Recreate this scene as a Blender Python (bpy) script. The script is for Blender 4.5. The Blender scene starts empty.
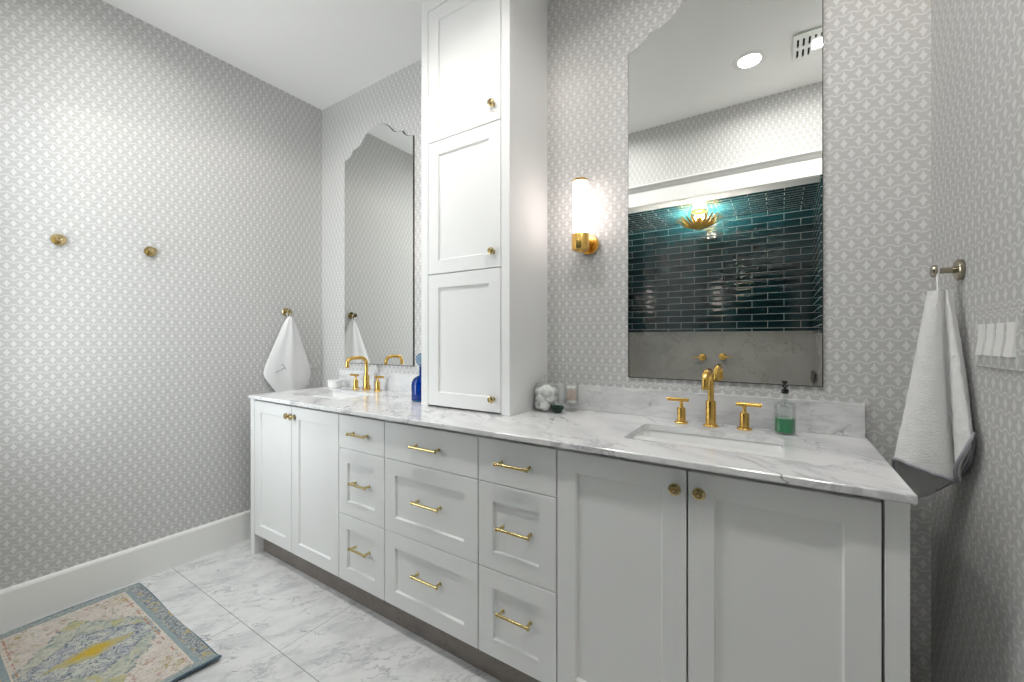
import bpy, bmesh, math, random
from mathutils import Vector, Matrix, noise
random.seed(7)
PI = math.pi
scene = bpy.context.scene
COL = scene.collection

# ------------------------------------------------------------------ camera, world, exposure
cam_d = bpy.data.cameras.new('camera')
cam_d.sensor_width = 36.0
cam_d.lens = 412.135 / 1024 * 36
cam_d.shift_y = -0.00176
cam_d.clip_start = 0.01
cam = bpy.data.objects.new('camera', cam_d)
cam.location = (2.7195, -1.7124, 1.2163)
cam.rotation_euler = (PI / 2, 0, 0.57682)
COL.objects.link(cam)
scene.camera = cam
scene.view_settings.view_transform = 'Standard'
scene.view_settings.look = 'None'
scene.view_settings.gamma = 1.0
scene.view_settings.use_curve_mapping = False
scene.view_settings.exposure = 0.66
w = bpy.data.worlds.new('world')
scene.world = w
w.use_nodes = True
w.node_tree.nodes['Background'].inputs[0].default_value = (0.93, 0.965, 1.0, 1)
w.node_tree.nodes['Background'].inputs[1].default_value = 6.0
scene.cycles.max_bounces = 12
scene.cycles.diffuse_bounces = 6
scene.cycles.glossy_bounces = 6
scene.cycles.transmission_bounces = 8
scene.cycles.caustics_reflective = False
scene.cycles.caustics_refractive = False
scene.cycles.sample_clamp_indirect = 6.0

CAN_POWER = 4.0
CHAND_POWER = 135.0
FAN_POWER = 2.5
WARM = (1.0, 0.86, 0.76)
NEUTRAL = (1.0, 0.985, 0.965)

# room: back wall y=0, left wall x=0, right wall x=RW, front wall y=FY
RW, RH, FY = 3.097, 2.838, -1.54
CT = 0.905            # counter top
# ------------------------------------------------------------------ node helpers
class Mat:
    def __init__(s, name):
        s.m = bpy.data.materials.new(name)
        s.m.use_nodes = True
        s.t = s.m.node_tree
        s.t.nodes.clear()
        s.out = s.n('ShaderNodeOutputMaterial')
        s._co = None
    def n(s, kind, **kw):
        nd = s.t.nodes.new(kind)
        for k, v in kw.items():
            setattr(nd, k, v)
        return nd
    def put(s, sock, v):
        if isinstance(v, bpy.types.NodeSocket):
            s.t.links.new(v, sock)
        elif v is not None:
            if isinstance(v, (tuple, list)) and sock.type == 'RGBA' and len(v) == 3:
                v = (*v, 1)
            sock.default_value = v
    def M(s, op, a, b=None, c=None, clamp=False):
        nd = s.n('ShaderNodeMath', operation=op)
        nd.use_clamp = clamp
        s.put(nd.inputs[0], a)
        if b is not None: s.put(nd.inputs[1], b)
        if c is not None: s.put(nd.inputs[2], c)
        return nd.outputs[0]
    def co(s):
        if s._co is None:
            s._co = s.n('ShaderNodeTexCoord').outputs['Object']
        return s._co
    def xyz(s, v=None):
        nd = s.n('ShaderNodeSeparateXYZ')
        s.put(nd.inputs[0], v if v is not None else s.co())
        return nd.outputs
    def vec(s, x=0.0, y=0.0, z=0.0):
        nd = s.n('ShaderNodeCombineXYZ')
        for i, q in enumerate((x, y, z)): s.put(nd.inputs[i], q)
        return nd.outputs[0]
    def mapping(s, v, loc=(0, 0, 0), rot=(0, 0, 0), sc=(1, 1, 1)):
        nd = s.n('ShaderNodeMapping')
        s.put(nd.inputs[0], v)
        nd.inputs['Location'].default_value = loc
        nd.inputs['Rotation'].default_value = rot
        nd.inputs['Scale'].default_value = sc
        return nd.outputs[0]
    def noise(s, v, scale, detail=4, rough=0.5, dist=0.0, col=False):
        nd = s.n('ShaderNodeTexNoise')
        s.put(nd.inputs['Vector'], v)
        nd.inputs['Scale'].default_value = scale
        nd.inputs['Detail'].default_value = detail
        nd.inputs['Roughness'].default_value = rough
        nd.inputs['Distortion'].default_value = dist
        return nd.outputs['Color'] if col else nd.outputs['Fac']
    def mix(s, f, a, b, blend='MIX'):
        nd = s.n('ShaderNodeMix', data_type='RGBA', blend_type=blend)
        s.put(nd.inputs[0], f); s.put(nd.inputs[6], a); s.put(nd.inputs[7], b)
        return nd.outputs[2]
    def vadd(s, a, b, scale=None):
        if scale is not None:
            q = s.n('ShaderNodeVectorMath', operation='SCALE')
            s.put(q.inputs[0], b); q.inputs['Scale'].default_value = scale
            b = q.outputs[0]
        nd = s.n('ShaderNodeVectorMath', operation='ADD')
        s.put(nd.inputs[0], a); s.put(nd.inputs[1], b)
        return nd.outputs[0]
    def smooth(s, v, lo, hi, a=0.0, b=1.0):
        nd = s.n('ShaderNodeMapRange', interpolation_type='SMOOTHSTEP')
        s.put(nd.inputs[0], v)
        for i, q in enumerate((lo, hi, a, b)): nd.inputs[i + 1].default_value = q
        return nd.outputs[0]
    def bump(s, h, strength=0.3, dist=0.002):
        nd = s.n('ShaderNodeBump')
        s.put(nd.inputs['Height'], h)
        nd.inputs['Strength'].default_value = strength
        nd.inputs['Distance'].default_value = dist
        return nd.outputs[0]
    def bsdf(s, color, rough=0.5, metal=0.0, normal=None, **kw):
        nd = s.n('ShaderNodeBsdfPrincipled')
        s.put(nd.inputs['Base Color'], color)
        s.put(nd.inputs['Roughness'], rough)
        s.put(nd.inputs['Metallic'], metal)
        if normal is not None: s.put(nd.inputs['Normal'], normal)
        for k, v in kw.items(): s.put(nd.inputs[k.replace('_', ' ')], v)
        s.t.links.new(nd.outputs[0], s.out.inputs[0])
        return s.m

def plain(name, color, rough=0.5, metal=0.0, nscale=60.0, nstr=0.04, **kw):
    q = Mat(name)
    nz = q.noise(q.co(), nscale, 3)
    return q.bsdf(color, rough, metal, normal=q.bump(nz, nstr, 0.001), **kw)

def wallpaper():
    q = Mat('leaf_lattice_wallpaper')
    a, b = 0.01867, 0.0728
    o = q.xyz()
    s = q.M('ADD', o[0], o[1])
    du = q.M('ABSOLUTE', q.M('WRAP', q.M('SUBTRACT', s, 2.968), a, -a))
    dv = q.M('ABSOLUTE', q.M('WRAP', q.M('SUBTRACT', o[2], 2.070), b / 2, -b / 2))
    def star(x, y):
        return q.M('ADD', q.M('POWER', q.M('DIVIDE', x, 0.0120), 0.66), q.M('POWER', q.M('DIVIDE', y, 0.0222), 0.66))
    st = q.M('MINIMUM', star(du, dv), star(q.M('SUBTRACT', a, du), q.M('SUBTRACT', b / 2, dv)))
    starf = q.smooth(st, 0.86, 1.06, 1.0, 0.0)
    c = q.M('MULTIPLY', q.M('COSINE', q.M('MULTIPLY', du, PI / a)), 1.5)
    c = q.M('MINIMUM', q.M('MAXIMUM', c, -1.0), 1.0)
    lz = q.M('ABSOLUTE', q.M('SUBTRACT', dv, q.M('MULTIPLY_ADD', c, 0.0034, b / 4)))
    line = q.smooth(lz, 0.0012, 0.0032, 1.0, 0.0)
    f = q.M('MAXIMUM', starf, q.M('MULTIPLY', line, 0.85))
    weave = q.noise(q.mapping(q.co(), sc=(1, 1, 3)), 900, 2)
    base = q.mix(weave, (0.465, 0.462, 0.452), (0.54, 0.537, 0.527))
    colr = q.mix(f, base, (0.67, 0.668, 0.66))
    return q.bsdf(colr, 0.62, normal=q.bump(f, 0.15, 0.0006))

def marble(name, base, vein, dark, sc=1.0, rot=0.6, fine=0.5, rough=0.16, cloud=0.5, joints=None, dark_w=0.011, stretch=2.4, warp=0.55):
    q = Mat(name)
    v = q.mapping(q.mapping(q.co(), rot=(0.25, 0.1, rot)), sc=(sc, sc * stretch, sc * stretch))
    wv = q.vadd(v, q.noise(v, 1.7, 4, 0.55, col=True), warp)
    cl = q.smooth(q.noise(wv, 1.6, 6, 0.62), 0.42, 0.72)
    c1 = q.mix(q.M('MULTIPLY', cl, cloud), base, vein)
    r1 = q.M('ABSOLUTE', q.M('SUBTRACT', q.noise(wv, 2.3, 7, 0.6), 0.5))
    msk = q.smooth(q.noise(v, 1.3, 2), 0.38, 0.66)
    f1 = q.M('MULTIPLY', q.smooth(r1, 0.0, 0.045, 1.0, 0.0), q.M('MULTIPLY', msk, fine))
    c2 = q.mix(f1, c1, vein)
    v2 = q.mapping(q.co(), loc=(3.1, 1.2, 0.4), rot=(0.1, 0.3, rot + 0.5))
    v2 = q.mapping(v2, sc=(sc * 0.7, sc * 1.9, sc * 1.9))
    wv2 = q.vadd(v2, q.noise(v2, 1.2, 5, 0.6, col=True), 0.7)
    r2 = q.M('ABSOLUTE', q.M('SUBTRACT', q.noise(wv2, 1.3, 5, 0.55), 0.5))
    m2 = q.smooth(q.noise(v2, 2.1, 2), 0.46, 0.62)
    f2 = q.M('MULTIPLY', q.smooth(r2, 0.0, dark_w, 1.0, 0.0), m2)
    c3 = q.mix(q.M('MULTIPLY', f2, 0.8), c2, dark)
    nrm = None
    if joints:
        o = q.xyz()
        row = q.M('SUBTRACT', o[1], joints['y0'])
        ry = q.M('ABSOLUTE', q.M('WRAP', row, joints['h'] / 2, -joints['h'] / 2))
        ridx = q.M('FLOOR', q.M('DIVIDE', row, joints['h']))
        xs = q.M('SUBTRACT', q.M('SUBTRACT', o[0], joints['x0']), q.M('MULTIPLY', ridx, joints['off']))
        rx = q.M('ABSOLUTE', q.M('WRAP', xs, joints['w'] / 2, -joints['w'] / 2))
        j = q.M('MAXIMUM', q.smooth(ry, 0.0008, 0.0018, 1.0, 0.0), q.M('MULTIPLY', q.smooth(rx, 0.0007, 0.0016, 1.0, 0.0), 0.9))
        c3 = q.mix(j, c3, (0.22, 0.21, 0.20))
        nrm = q.bump(q.M('SUBTRACT', 1.0, j), 0.3, 0.001)
    return q.bsdf(c3, rough, normal=nrm)

def green_tile(name, plane):
    q = Mat(name)
    o = q.xyz()
    v = {'xz': q.vec(o[0], o[2], 0.0), 'yz': q.vec(o[1], o[2], 0.0), 'xy': q.vec(o[0], o[1], 0.0)}[plane]
    v = q.mapping(v, loc=(0.03, 0.0145, 0))
    br = q.n('ShaderNodeTexBrick')
    br.offset = 0.5
    q.put(br.inputs['Vector'], v)
    q.put(br.inputs['Color1'], (0.003, 0.022, 0.027, 1))
    q.put(br.inputs['Color2'], (0.008, 0.042, 0.048, 1))
    q.put(br.inputs['Mortar'], (0.78, 0.79, 0.76, 1))
    br.inputs['Scale'].default_value = 1.0
    br.inputs['Mortar Size'].default_value = 0.0016
    br.inputs['Mortar Smooth'].default_value = 0.1
    br.inputs['Brick Width'].default_value = 0.222
    br.inputs['Row Height'].default_value = 0.0575
    pv = q.xyz(v)
    fr = q.M('FRACT', q.M('DIVIDE', pv[1], 0.0575))
    pil = q.M('MULTIPLY', q.M('MULTIPLY', fr, q.M('SUBTRACT', 1.0, fr)), 4.0)
    h = q.M('ADD', q.M('MULTIPLY', q.noise(v, 11, 1), 0.8), q.M('MULTIPLY_ADD', pil, 0.36, q.M('MULTIPLY', q.M('SUBTRACT', 1.0, br.outputs['Fac']), 0.5)))
    rough = q.M('MULTIPLY_ADD', br.outputs['Fac'], 0.5, 0.07)
    return q.bsdf(br.outputs['Color'], rough, normal=q.bump(h, 1.0, 0.0018), Specular_IOR_Level=0.6)

def rug_mat():
    q = Mat('faded_patterned_rug_wool')
    o = q.xyz()                      # rug local, centred; long side x (0.89), short y (0.52)
    HX, HY = 0.445, 0.262
    wob = q.noise(q.co(), 22, 3, 0.6, col=True)
    wv = q.vadd(q.co(), q.vadd(wob, (-0.5, -0.5, -0.5)), 0.055)
    p = q.xyz(wv)
    ax, ay = q.M('ABSOLUTE', o[0]), q.M('ABSOLUTE', o[1])
    ex, ey = q.M('SUBTRACT', HX, ax), q.M('SUBTRACT', HY, ay)
    # field
    blot = q.noise(q.co(), 34, 4, 0.65)
    blot2 = q.noise(q.mapping(q.co(), loc=(4, 2, 0)), 46, 3, 0.6)
    field = q.mix(q.smooth(q.noise(q.co(), 12, 4), 0.35, 0.7), (0.62, 0.55, 0.49), (0.67, 0.62, 0.56))
    field = q.mix(q.smooth(blot, 0.58, 0.64, 0.0, 0.7), field, (0.42, 0.20, 0.16))
    field = q.mix(q.smooth(blot2, 0.59, 0.65, 0.0, 0.7), field, (0.36, 0.36, 0.22))
    px, py = q.M('ABSOLUTE', p[0]), q.M('ABSOLUTE', p[1])
    def stepped(v, st):
        return q.M('MULTIPLY', q.M('FLOOR', q.M('DIVIDE', v, st)), st)
    loz = q.M('ADD', q.M('DIVIDE', stepped(px, 0.022), 0.285), q.M('DIVIDE', stepped(py, 0.016), 0.235))
    g = q.mix(q.smooth(blot2, 0.40, 0.6), (0.40, 0.43, 0.36), (0.56, 0.55, 0.45))
    g = q.mix(q.smooth(blot, 0.58, 0.62), g, (0.20, 0.30, 0.30))
    g = q.mix(q.smooth(q.noise(q.co(), 16, 2), 0.60, 0.66), g, (0.52, 0.48, 0.24))
    c = q.mix(q.smooth(loz, 0.97, 1.0, 1.0, 0.0), field, g)
    loz2 = q.M('ADD', q.M('DIVIDE', stepped(px, 0.012), 0.165), q.M('DIVIDE', stepped(py, 0.012), 0.215))
    scr = q.M('ABSOLUTE', q.M('SUBTRACT', q.noise(q.co(), 26, 2, 0.5, 1.5), 0.5))
    lil = q.mix(q.smooth(q.noise(q.co(), 30, 2), 0.4, 0.6), (0.42, 0.42, 0.45), (0.55, 0.57, 0.50))
    lil = q.mix(q.smooth(scr, 0.012, 0.035, 1.0, 0.0), lil, (0.12, 0.16, 0.22))
    c = q.mix(q.smooth(loz2, 0.97, 1.0, 1.0, 0.0), c, lil)
    for (lz, col_) in ((loz, (0.16, 0.22, 0.24)), (loz2, (0.12, 0.14, 0.20))):
        edge = q.M('MULTIPLY', q.smooth(q.M('ABSOLUTE', q.M('SUBTRACT', lz, 0.985)), 0.02, 0.05, 0.75, 0.0), q.smooth(q.noise(q.co(), 60, 2), 0.40, 0.52))
        c = q.mix(edge, c, col_)
    loz3 = q.M('ADD', q.M('DIVIDE', px, 0.055), q.M('DIVIDE', py, 0.135))
    c = q.mix(q.smooth(loz3, 0.9, 1.1, 1.0, 0.0), c, (0.48, 0.42, 0.20))
    loz4 = q.M('ADD', q.M('DIVIDE', px, 0.035), q.M('DIVIDE', py, 0.075))
    c = q.mix(q.smooth(loz4, 0.85, 1.1, 1.0, 0.0), c, (0.58, 0.40, 0.03))
    sp = q.M('ADD', q.M('DIVIDE', q.M('ABSOLUTE', q.M('SUBTRACT', px, 0.265)), 0.04), q.M('DIVIDE', py, 0.045))
    c = q.mix(q.smooth(sp, 0.8, 1.05, 0.8, 0.0), c, (0.50, 0.46, 0.22))
    # corner ornaments
    co1 = q.M('ADD', q.M('ABSOLUTE', q.M('SUBTRACT', ex, 0.115)), q.M('ABSOLUTE', q.M('SUBTRACT', ey, 0.115)))
    orn = q.M('MULTIPLY', q.smooth(co1, 0.055, 0.06, 1.0, 0.0), q.smooth(q.M('ABSOLUTE', q.M('SUBTRACT', q.noise(q.co(), 30, 1, 0.5, 1.0), 0.5)), 0.02, 0.04, 1.0, 0.0))
    c = q.mix(orn, c, (0.42, 0.33, 0.12))
    # borders: wide at the y ends, narrow on x sides
    bn = q.noise(q.co(), 95, 2, 0.6)
    bcol = q.mix(q.smooth(bn, 0.44, 0.56), (0.17, 0.20, 0.23), (0.42, 0.43, 0.41))
    bcol = q.mix(q.smooth(q.noise(q.co(), 38, 2), 0.56, 0.62), bcol, (0.46, 0.38, 0.18))
    stripe = q.mix(bn, (0.19, 0.26, 0.28), (0.38, 0.44, 0.44))
    cream = (0.66, 0.60, 0.50)
    def less(v, k):
        return q.M('LESS_THAN', v, k)
    c = q.mix(q.M('MULTIPLY', q.smooth(q.M('ABSOLUTE', q.M('SUBTRACT', ey, 0.084)), 0.002, 0.004, 1.0, 0.0), q.smooth(q.noise(q.co(), 40, 1), 0.45, 0.5)), c, (0.45, 0.25, 0.18))
    c = q.mix(less(ey, 0.073), c, cream)
    c = q.mix(less(ey, 0.068), c, stripe)
    c = q.mix(less(ey, 0.050), c, bcol)
    side = q.mix(q.smooth(q.M('WRAP', q.M('MULTIPLY', ex, 1.0), 0.0, 0.0085), 0.003, 0.005), (0.13, 0.18, 0.22), (0.36, 0.43, 0.43))
    side = q.mix(q.smooth(bn, 0.42, 0.62), side, (0.40, 0.42, 0.38))
    c = q.mix(less(ex, 0.047), c, side)
    e = q.M('MINIMUM', ex, ey)
    c = q.mix(less(e, 0.006), c, (0.09, 0.15, 0.20))
    # ribs along y
    rib = q.M('WRAP', q.M('MULTIPLY', o[0], 1.0), 0.0, 0.004)
    hh = q.M('ADD', q.noise(q.co(), 260, 2), q.M('MULTIPLY', rib, 60.0))
    sp2 = q.noise(q.mapping(q.co(), sc=(1, 0.5, 1)), 170, 2, 0.7)
    c = q.mix(q.smooth(sp2, 0.48, 0.66, 0.0, 0.45), c, (0.22, 0.24, 0.25))
    return q.bsdf(c, 0.95, normal=q.bump(hh, 0.5, 0.0015))

def glass_mat(name, color, rough=0.02, ior=1.45):
    q = Mat(name)
    return q.bsdf(color, rough, 0.0, Transmission_Weight=1.0, IOR=ior)

def thin_glass(name, tint):
    q = Mat(name)
    tr = q.n('ShaderNodeBsdfTransparent'); q.put(tr.inputs[0], tint)
    gl = q.n('ShaderNodeBsdfGlossy'); q.put(gl.inputs['Roughness'], 0.02)
    fr = q.n('ShaderNodeLayerWeight'); fr.inputs[0].default_value = 0.35
    mx = q.n('ShaderNodeMixShader')
    q.put(mx.inputs[0], q.M('MULTIPLY_ADD', fr.outputs['Fresnel'], 0.26, 0.03))
    q.t.links.new(tr.outputs[0], mx.inputs[1]); q.t.links.new(gl.outputs[0], mx.inputs[2])
    q.t.links.new(mx.outputs[0], q.out.inputs[0])
    return q.m

def emit_mat(name, color, strength):
    q = Mat(name)
    e = q.n('ShaderNodeEmission')
    q.put(e.inputs[0], color); e.inputs[1].default_value = strength
    q.t.links.new(e.outputs[0], q.out.inputs[0])
    return q.m

def towel_mat(name, color):
    q = Mat(name)
    n1 = q.noise(q.co(), 420, 3, 0.7)
    n2 = q.noise(q.mapping(q.co(), sc=(1, 1, 1.8)), 130, 3, 0.6)
    h = q.M('ADD', n1, n2)
    return q.bsdf(color, 0.95, normal=q.bump(h, 0.9, 0.003), Sheen_Weight=0.3)

MT = {}
MT['paper'] = wallpaper()
MT['ceil'] = plain('matt_ceiling_paint', (0.88, 0.875, 0.865), 0.9)
MT['trim'] = plain('white_trim_paint', (0.83, 0.83, 0.81), 0.4)
MT['cab'] = plain('pale_cabinet_paint', (0.84, 0.845, 0.835), 0.55, nstr=0.02)
MT['cabin'] = plain('cabinet_interior_board', (0.30, 0.29, 0.27), 0.7)
MT['counter'] = marble('white_veined_marble', (0.84, 0.84, 0.84), (0.44, 0.44, 0.47), (0.16, 0.16, 0.19), sc=1.6, rot=0.55, fine=0.75, stretch=2.4, rough=0.15, cloud=0.45)
MT['splash'] = marble('grey_veined_marble_upstand', (0.74, 0.74, 0.74), (0.46, 0.46, 0.48), (0.36, 0.35, 0.36), sc=2.6, rot=0.0, stretch=3.2, warp=0.35, fine=0.45, rough=0.14, cloud=0.6)
MT['floor'] = marble('carrara_floor_tile', (0.76, 0.76, 0.755), (0.43, 0.44, 0.455), (0.24, 0.25, 0.28), sc=3.6, rot=-1.1, fine=0.8, rough=0.28, cloud=0.55, stretch=2.3, warp=0.6,
                     joints=dict(y0=-0.86, h=0.61, x0=1.08, w=1.22, off=0.305))
MT['kick'] = marble('stone_kick_painted_shade', (0.24, 0.21, 0.19), (0.15, 0.13, 0.12), (0.10, 0.09, 0.09), sc=4.0, rot=0.4, fine=0.7, rough=0.4)  # stone darkened in its colour to stand for shade in the recess
MT['shower'] = marble('grey_shower_marble', (0.37, 0.355, 0.33), (0.24, 0.225, 0.21), (0.12, 0.11, 0.11), sc=1.6, rot=0.9, fine=0.5, rough=0.2, cloud=0.6, stretch=1.3, dark_w=0.006)
MT['tile_xz'] = green_tile('dark_green_glazed_tile_back', 'xz')
MT['tile_yz'] = green_tile('dark_green_glazed_tile_side', 'yz')
MT['tile_xy'] = green_tile('dark_green_glazed_tile_ceiling', 'xy')
MT['brass'] = plain('brushed_brass', (0.78, 0.50, 0.14), 0.24, 1.0, 300, 0.05)
MT['pale_brass'] = plain('pale_brass', (0.62, 0.50, 0.24), 0.22, 1.0, 300, 0.05)
MT['antique'] = plain('antique_brass', (0.62, 0.50, 0.27), 0.12, 1.0, 200, 0.05)
MT['nickel'] = plain('aged_nickel', (0.42, 0.38, 0.29), 0.16, 1.0, 200, 0.05)
MT['edge'] = plain('dark_mirror_edge', (0.06, 0.055, 0.05), 0.35, 0.6)
MT['mirror'] = Mat('silvered_mirror').bsdf((0.90, 0.915, 0.895), 0.0, 1.0)
MT['porcelain'] = plain('white_porcelain', (0.90, 0.90, 0.89), 0.08, nstr=0.0, Coat_Weight=0.4)
MT['white_stone'] = plain('white_ceramic', (0.82, 0.81, 0.79), 0.35)
MT['chrome'] = plain('drain_metal', (0.75, 0.60, 0.35), 0.2, 1.0)
MT['opal'] = emit_mat('lit_opal_glass', (1.0, 0.87, 0.82), 4.4)
MT['lens'] = emit_mat('lit_downlight_lens', (1.0, 0.98, 0.95), 9.0)
MT['bulb'] = emit_mat('lit_bulb', (1.0, 0.83, 0.60), 40.0)
MT['towel'] = towel_mat('white_terry_cloth', (0.86, 0.86, 0.85))
MT['towel_smooth'] = towel_mat('fine_white_cloth', (0.88, 0.88, 0.88))
MT['greytrim'] = plain('grey_stitched_edge', (0.36, 0.36, 0.40), 0.8)
MT['rug'] = rug_mat()
MT['glass'] = thin_glass('clear_glass', (0.975, 0.985, 0.98))
MT['blue'] = glass_mat('cobalt_blue_glass', (0.02, 0.20, 0.58))
MT['paleblue'] = glass_mat('smoky_blue_glass', (0.30, 0.45, 0.62))
MT['green'] = glass_mat('dark_green_glass', (0.02, 0.16, 0.09))
MT['soap'] = plain('green_liquid_soap', (0.01, 0.27, 0.10), 0.15)
MT['black'] = plain('black_plastic', (0.015, 0.015, 0.015), 0.3)
MT['cotton'] = plain('cotton_wool', (0.90, 0.90, 0.89), 1.0, nscale=150, nstr=0.8)
MT['swab'] = plain('pale_wood_stick', (0.84, 0.66, 0.58), 0.7)
MT['plate'] = MT['paper']
MT['switch'] = plain('white_switch_plastic', (0.84, 0.84, 0.82), 0.35)
MT['dark'] = plain('dark_slot', (0.01, 0.01, 0.01), 0.8)
MT['gold'] = plain('polished_gold_leaf', (1.0, 0.66, 0.16), 0.32, 0.55, 80, 0.1)

# ------------------------------------------------------------------ object helpers
def ob(name, bm, mat, parent=None, smooth=False, kind=None, loc=None):
    me = bpy.data.meshes.new(name)
    bmesh.ops.recalc_face_normals(bm, faces=bm.faces[:])
    bm.to_mesh(me); bm.free()
    me.materials.append(mat)
    if smooth:
        for f in me.polygons: f.use_smooth = True
        try: me.set_sharp_from_angle(angle=math.radians(38))
        except Exception: pass
    o = bpy.data.objects.new(name, me)
    COL.objects.link(o)
    if parent is not None: o.parent = parent
    if loc: o.location = loc
    if kind: o['kind'] = kind
    return o

def thing(name, label, cat, loc=(0, 0, 0), rz=0.0, group=None):
    o = bpy.data.objects.new(name, None)
    o.empty_display_size = 0.05
    COL.objects.link(o)
    o.location = loc; o.rotation_euler = (0, 0, rz)
    o['label'] = label; o['category'] = cat
    if group: o['group'] = group
    return o

def tag(o, label, cat, group=None):
    o['label'] = label; o['category'] = cat
    if group: o['group'] = group
    return o

def copy_tree(o, parent=None):
    c = o.copy(); COL.objects.link(c)
    if parent is not None: c.parent = parent
    for ch in list(o.children): copy_tree(ch, c)
    return c

def box(bm, x0, x1, y0, y1, z0, z1, bevel=0.0):
    vs = [bm.verts.new((x, y, z)) for x in (x0, x1) for y in (y0, y1) for z in (z0, z1)]
    fs = [bm.faces.new([vs[i] for i in f]) for f in
          ((0, 1, 3, 2), (4, 6, 7, 5), (0, 4, 5, 1), (2, 3, 7, 6), (0, 2, 6, 4), (1, 5, 7, 3))]
    bmesh.ops.recalc_face_normals(bm, faces=fs)
    if bevel:
        es = list({e for f in fs for e in f.edges})
        bmesh.ops.bevel(bm, geom=es, offset=bevel, segments=2, affect='EDGES', profile=0.5)
    return bm

def BOX(*a, **k):
    return box(bmesh.new(), *a, **k)

def lathe(bm, prof, seg=32, mat=Matrix(), sx=1.0, sy=1.0):
    """prof: list of (r, z) revolved around local z."""
    rings = []
    for r, z in prof:
        if r < 1e-6:
            rings.append([bm.verts.new(mat @ Vector((0, 0, z)))])
        else:
            rings.append([bm.verts.new(mat @ Vector((r * sx * math.cos(2 * PI * i / seg), r * sy * math.sin(2 * PI * i / seg), z))) for i in range(seg)])
    for a, b in zip(rings, rings[1:]):
        for i in range(seg):
            j = (i + 1) % seg
            if len(a) == 1 and len(b) == 1: continue
            if len(a) == 1: bm.faces.new((a[0], b[i], b[j]))
            elif len(b) == 1: bm.faces.new((a[i], a[j], b[0]))
            else: bm.faces.new((a[i], a[j], b[j], b[i]))
    return bm

def LATHE(prof, seg=32, mat=Matrix(), **k):
    return lathe(bmesh.new(), prof, seg, mat, **k)

def tube(bm, pts, rad, seg=16, caps=True):
    pts = [Vector(p) for p in pts]
    n = len(pts)
    rads = rad if isinstance(rad, (list, tuple)) else [rad] * n
    rings = []
    up = None
    for i, p in enumerate(pts):
        d = (pts[min(i + 1, n - 1)] - pts[max(i - 1, 0)]).normalized()
        if up is None:
            up = Vector((0, 0, 1)) if abs(d.z) < 0.9 else Vector((1, 0, 0))
        u = (up - d * up.dot(d)).normalized()
        v = d.cross(u)
        up = u
        rings.append([bm.verts.new(p + (u * math.cos(2 * PI * k / seg) + v * math.sin(2 * PI * k / seg)) * rads[i]) for k in range(seg)])
    for a, b in zip(rings, rings[1:]):
        for k in range(seg):
            bm.faces.new((a[k], a[(k + 1) % seg], b[(k + 1) % seg], b[k]))
    if caps:
        bm.faces.new(rings[0][::-1]); bm.faces.new(rings[-1])
    return bm

def TUBE(pts, rad, seg=16, caps=True):
    return tube(bmesh.new(), pts, rad, seg, caps)

def axis_m(loc, d):
    """matrix whose local z points along d, at loc"""
    d = Vector(d).normalized()
    return Matrix.Translation(loc) @ d.to_track_quat('Z', 'Y').to_matrix().to_4x4()

def arc(p0, c, p1, n=8):
    """quadratic bezier"""
    p0, c, p1 = Vector(p0), Vector(c), Vector(p1)
    return [(1 - t) ** 2 * p0 + 2 * t * (1 - t) * c + t * t * p1 for t in [i / n for i in range(n + 1)]]

# ------------------------------------------------------------------ room shell
T = 0.10
AX0, AX1, AY, AZ = 0.80, 2.932, -2.27, 2.25      # tiled alcove
ob('floor', BOX(-T, RW + T, AY - T, T, -0.08, 0.0), MT['floor'], kind='structure')
ob('ceiling', BOX(-T, RW + T, FY - 0.12, T, RH, RH + 0.08), MT['ceil'], kind='structure')
ob('wall_back', BOX(-T, RW + T, 0.0, T, 0.0, RH), MT['paper'], kind='structure')
ob('wall_left', BOX(-T, 0.0, FY - 0.12, 0.0, 0.0, RH), MT['paper'], kind='structure')
ob('wall_right', BOX(RW, RW + T, FY - 0.12, 0.0, 0.0, RH), MT['paper'], kind='structure')
bm = bmesh.new()
WX0, WX1, WZ0, WZ1 = 0.10, 0.69, 0.75, 2.35  # opening for the added daylight window
box(bm, 0.0, AX0, FY - 0.12, FY, 0, WZ0); box(bm, 0.0, AX0, FY - 0.12, FY, WZ1, RH)
box(bm, 0.0, WX0, FY - 0.12, FY, WZ0, WZ1); box(bm, WX1, AX0, FY - 0.12, FY, WZ0, WZ1)
box(bm, AX0, AX1, FY - 0.12, FY, AZ + 0.004, RH)
box(bm, AX1 + 0.031, RW, AY, FY, 0, AZ + 0.004)
box(bm, AX1, RW, FY - 0.12, FY, AZ + 0.004, RH)
ob('wall_front', bm, MT['paper'], kind='structure')
# alcove
ob('wall_alcove_back_tile', BOX(AX0, AX1, AY - T, AY, 1.283, AZ), MT['tile_xz'], kind='structure')
ob('wall_alcove_back_marble', BOX(AX0, AX1, AY - T, AY + 0.004, 0, 1.283), MT['shower'], kind='structure')
ob('wall_alcove_right_tile', BOX(AX1, AX1 + 0.030, AY, FY + 0.019, 1.25, AZ), MT['tile_yz'], kind='structure')
ob('wall_alcove_right_marble', BOX(AX1, AX1 + 0.030, AY, FY + 0.019, 0, 1.25), MT['shower'], kind='structure')
ob('wall_alcove_left_tile', BOX(AX0, 1.50, AY, -1.74, 1.283, AZ), MT['tile_yz'], kind='structure')
ob('wall_alcove_left_marble', BOX(AX0, 1.503, AY, -1.738, 0, 1.283), MT['shower'], kind='structure')
ob('wall_alcove_end', BOX(AX0 - T, AX0, AY, FY - 0.12, 0, AZ), MT['paper'], kind='structure')
ob('ceiling_alcove', BOX(AX0 - T, AX1 + T, AY - T, FY - 0.12, AZ, AZ + 0.08), MT['tile_xy'], kind='structure')
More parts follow.
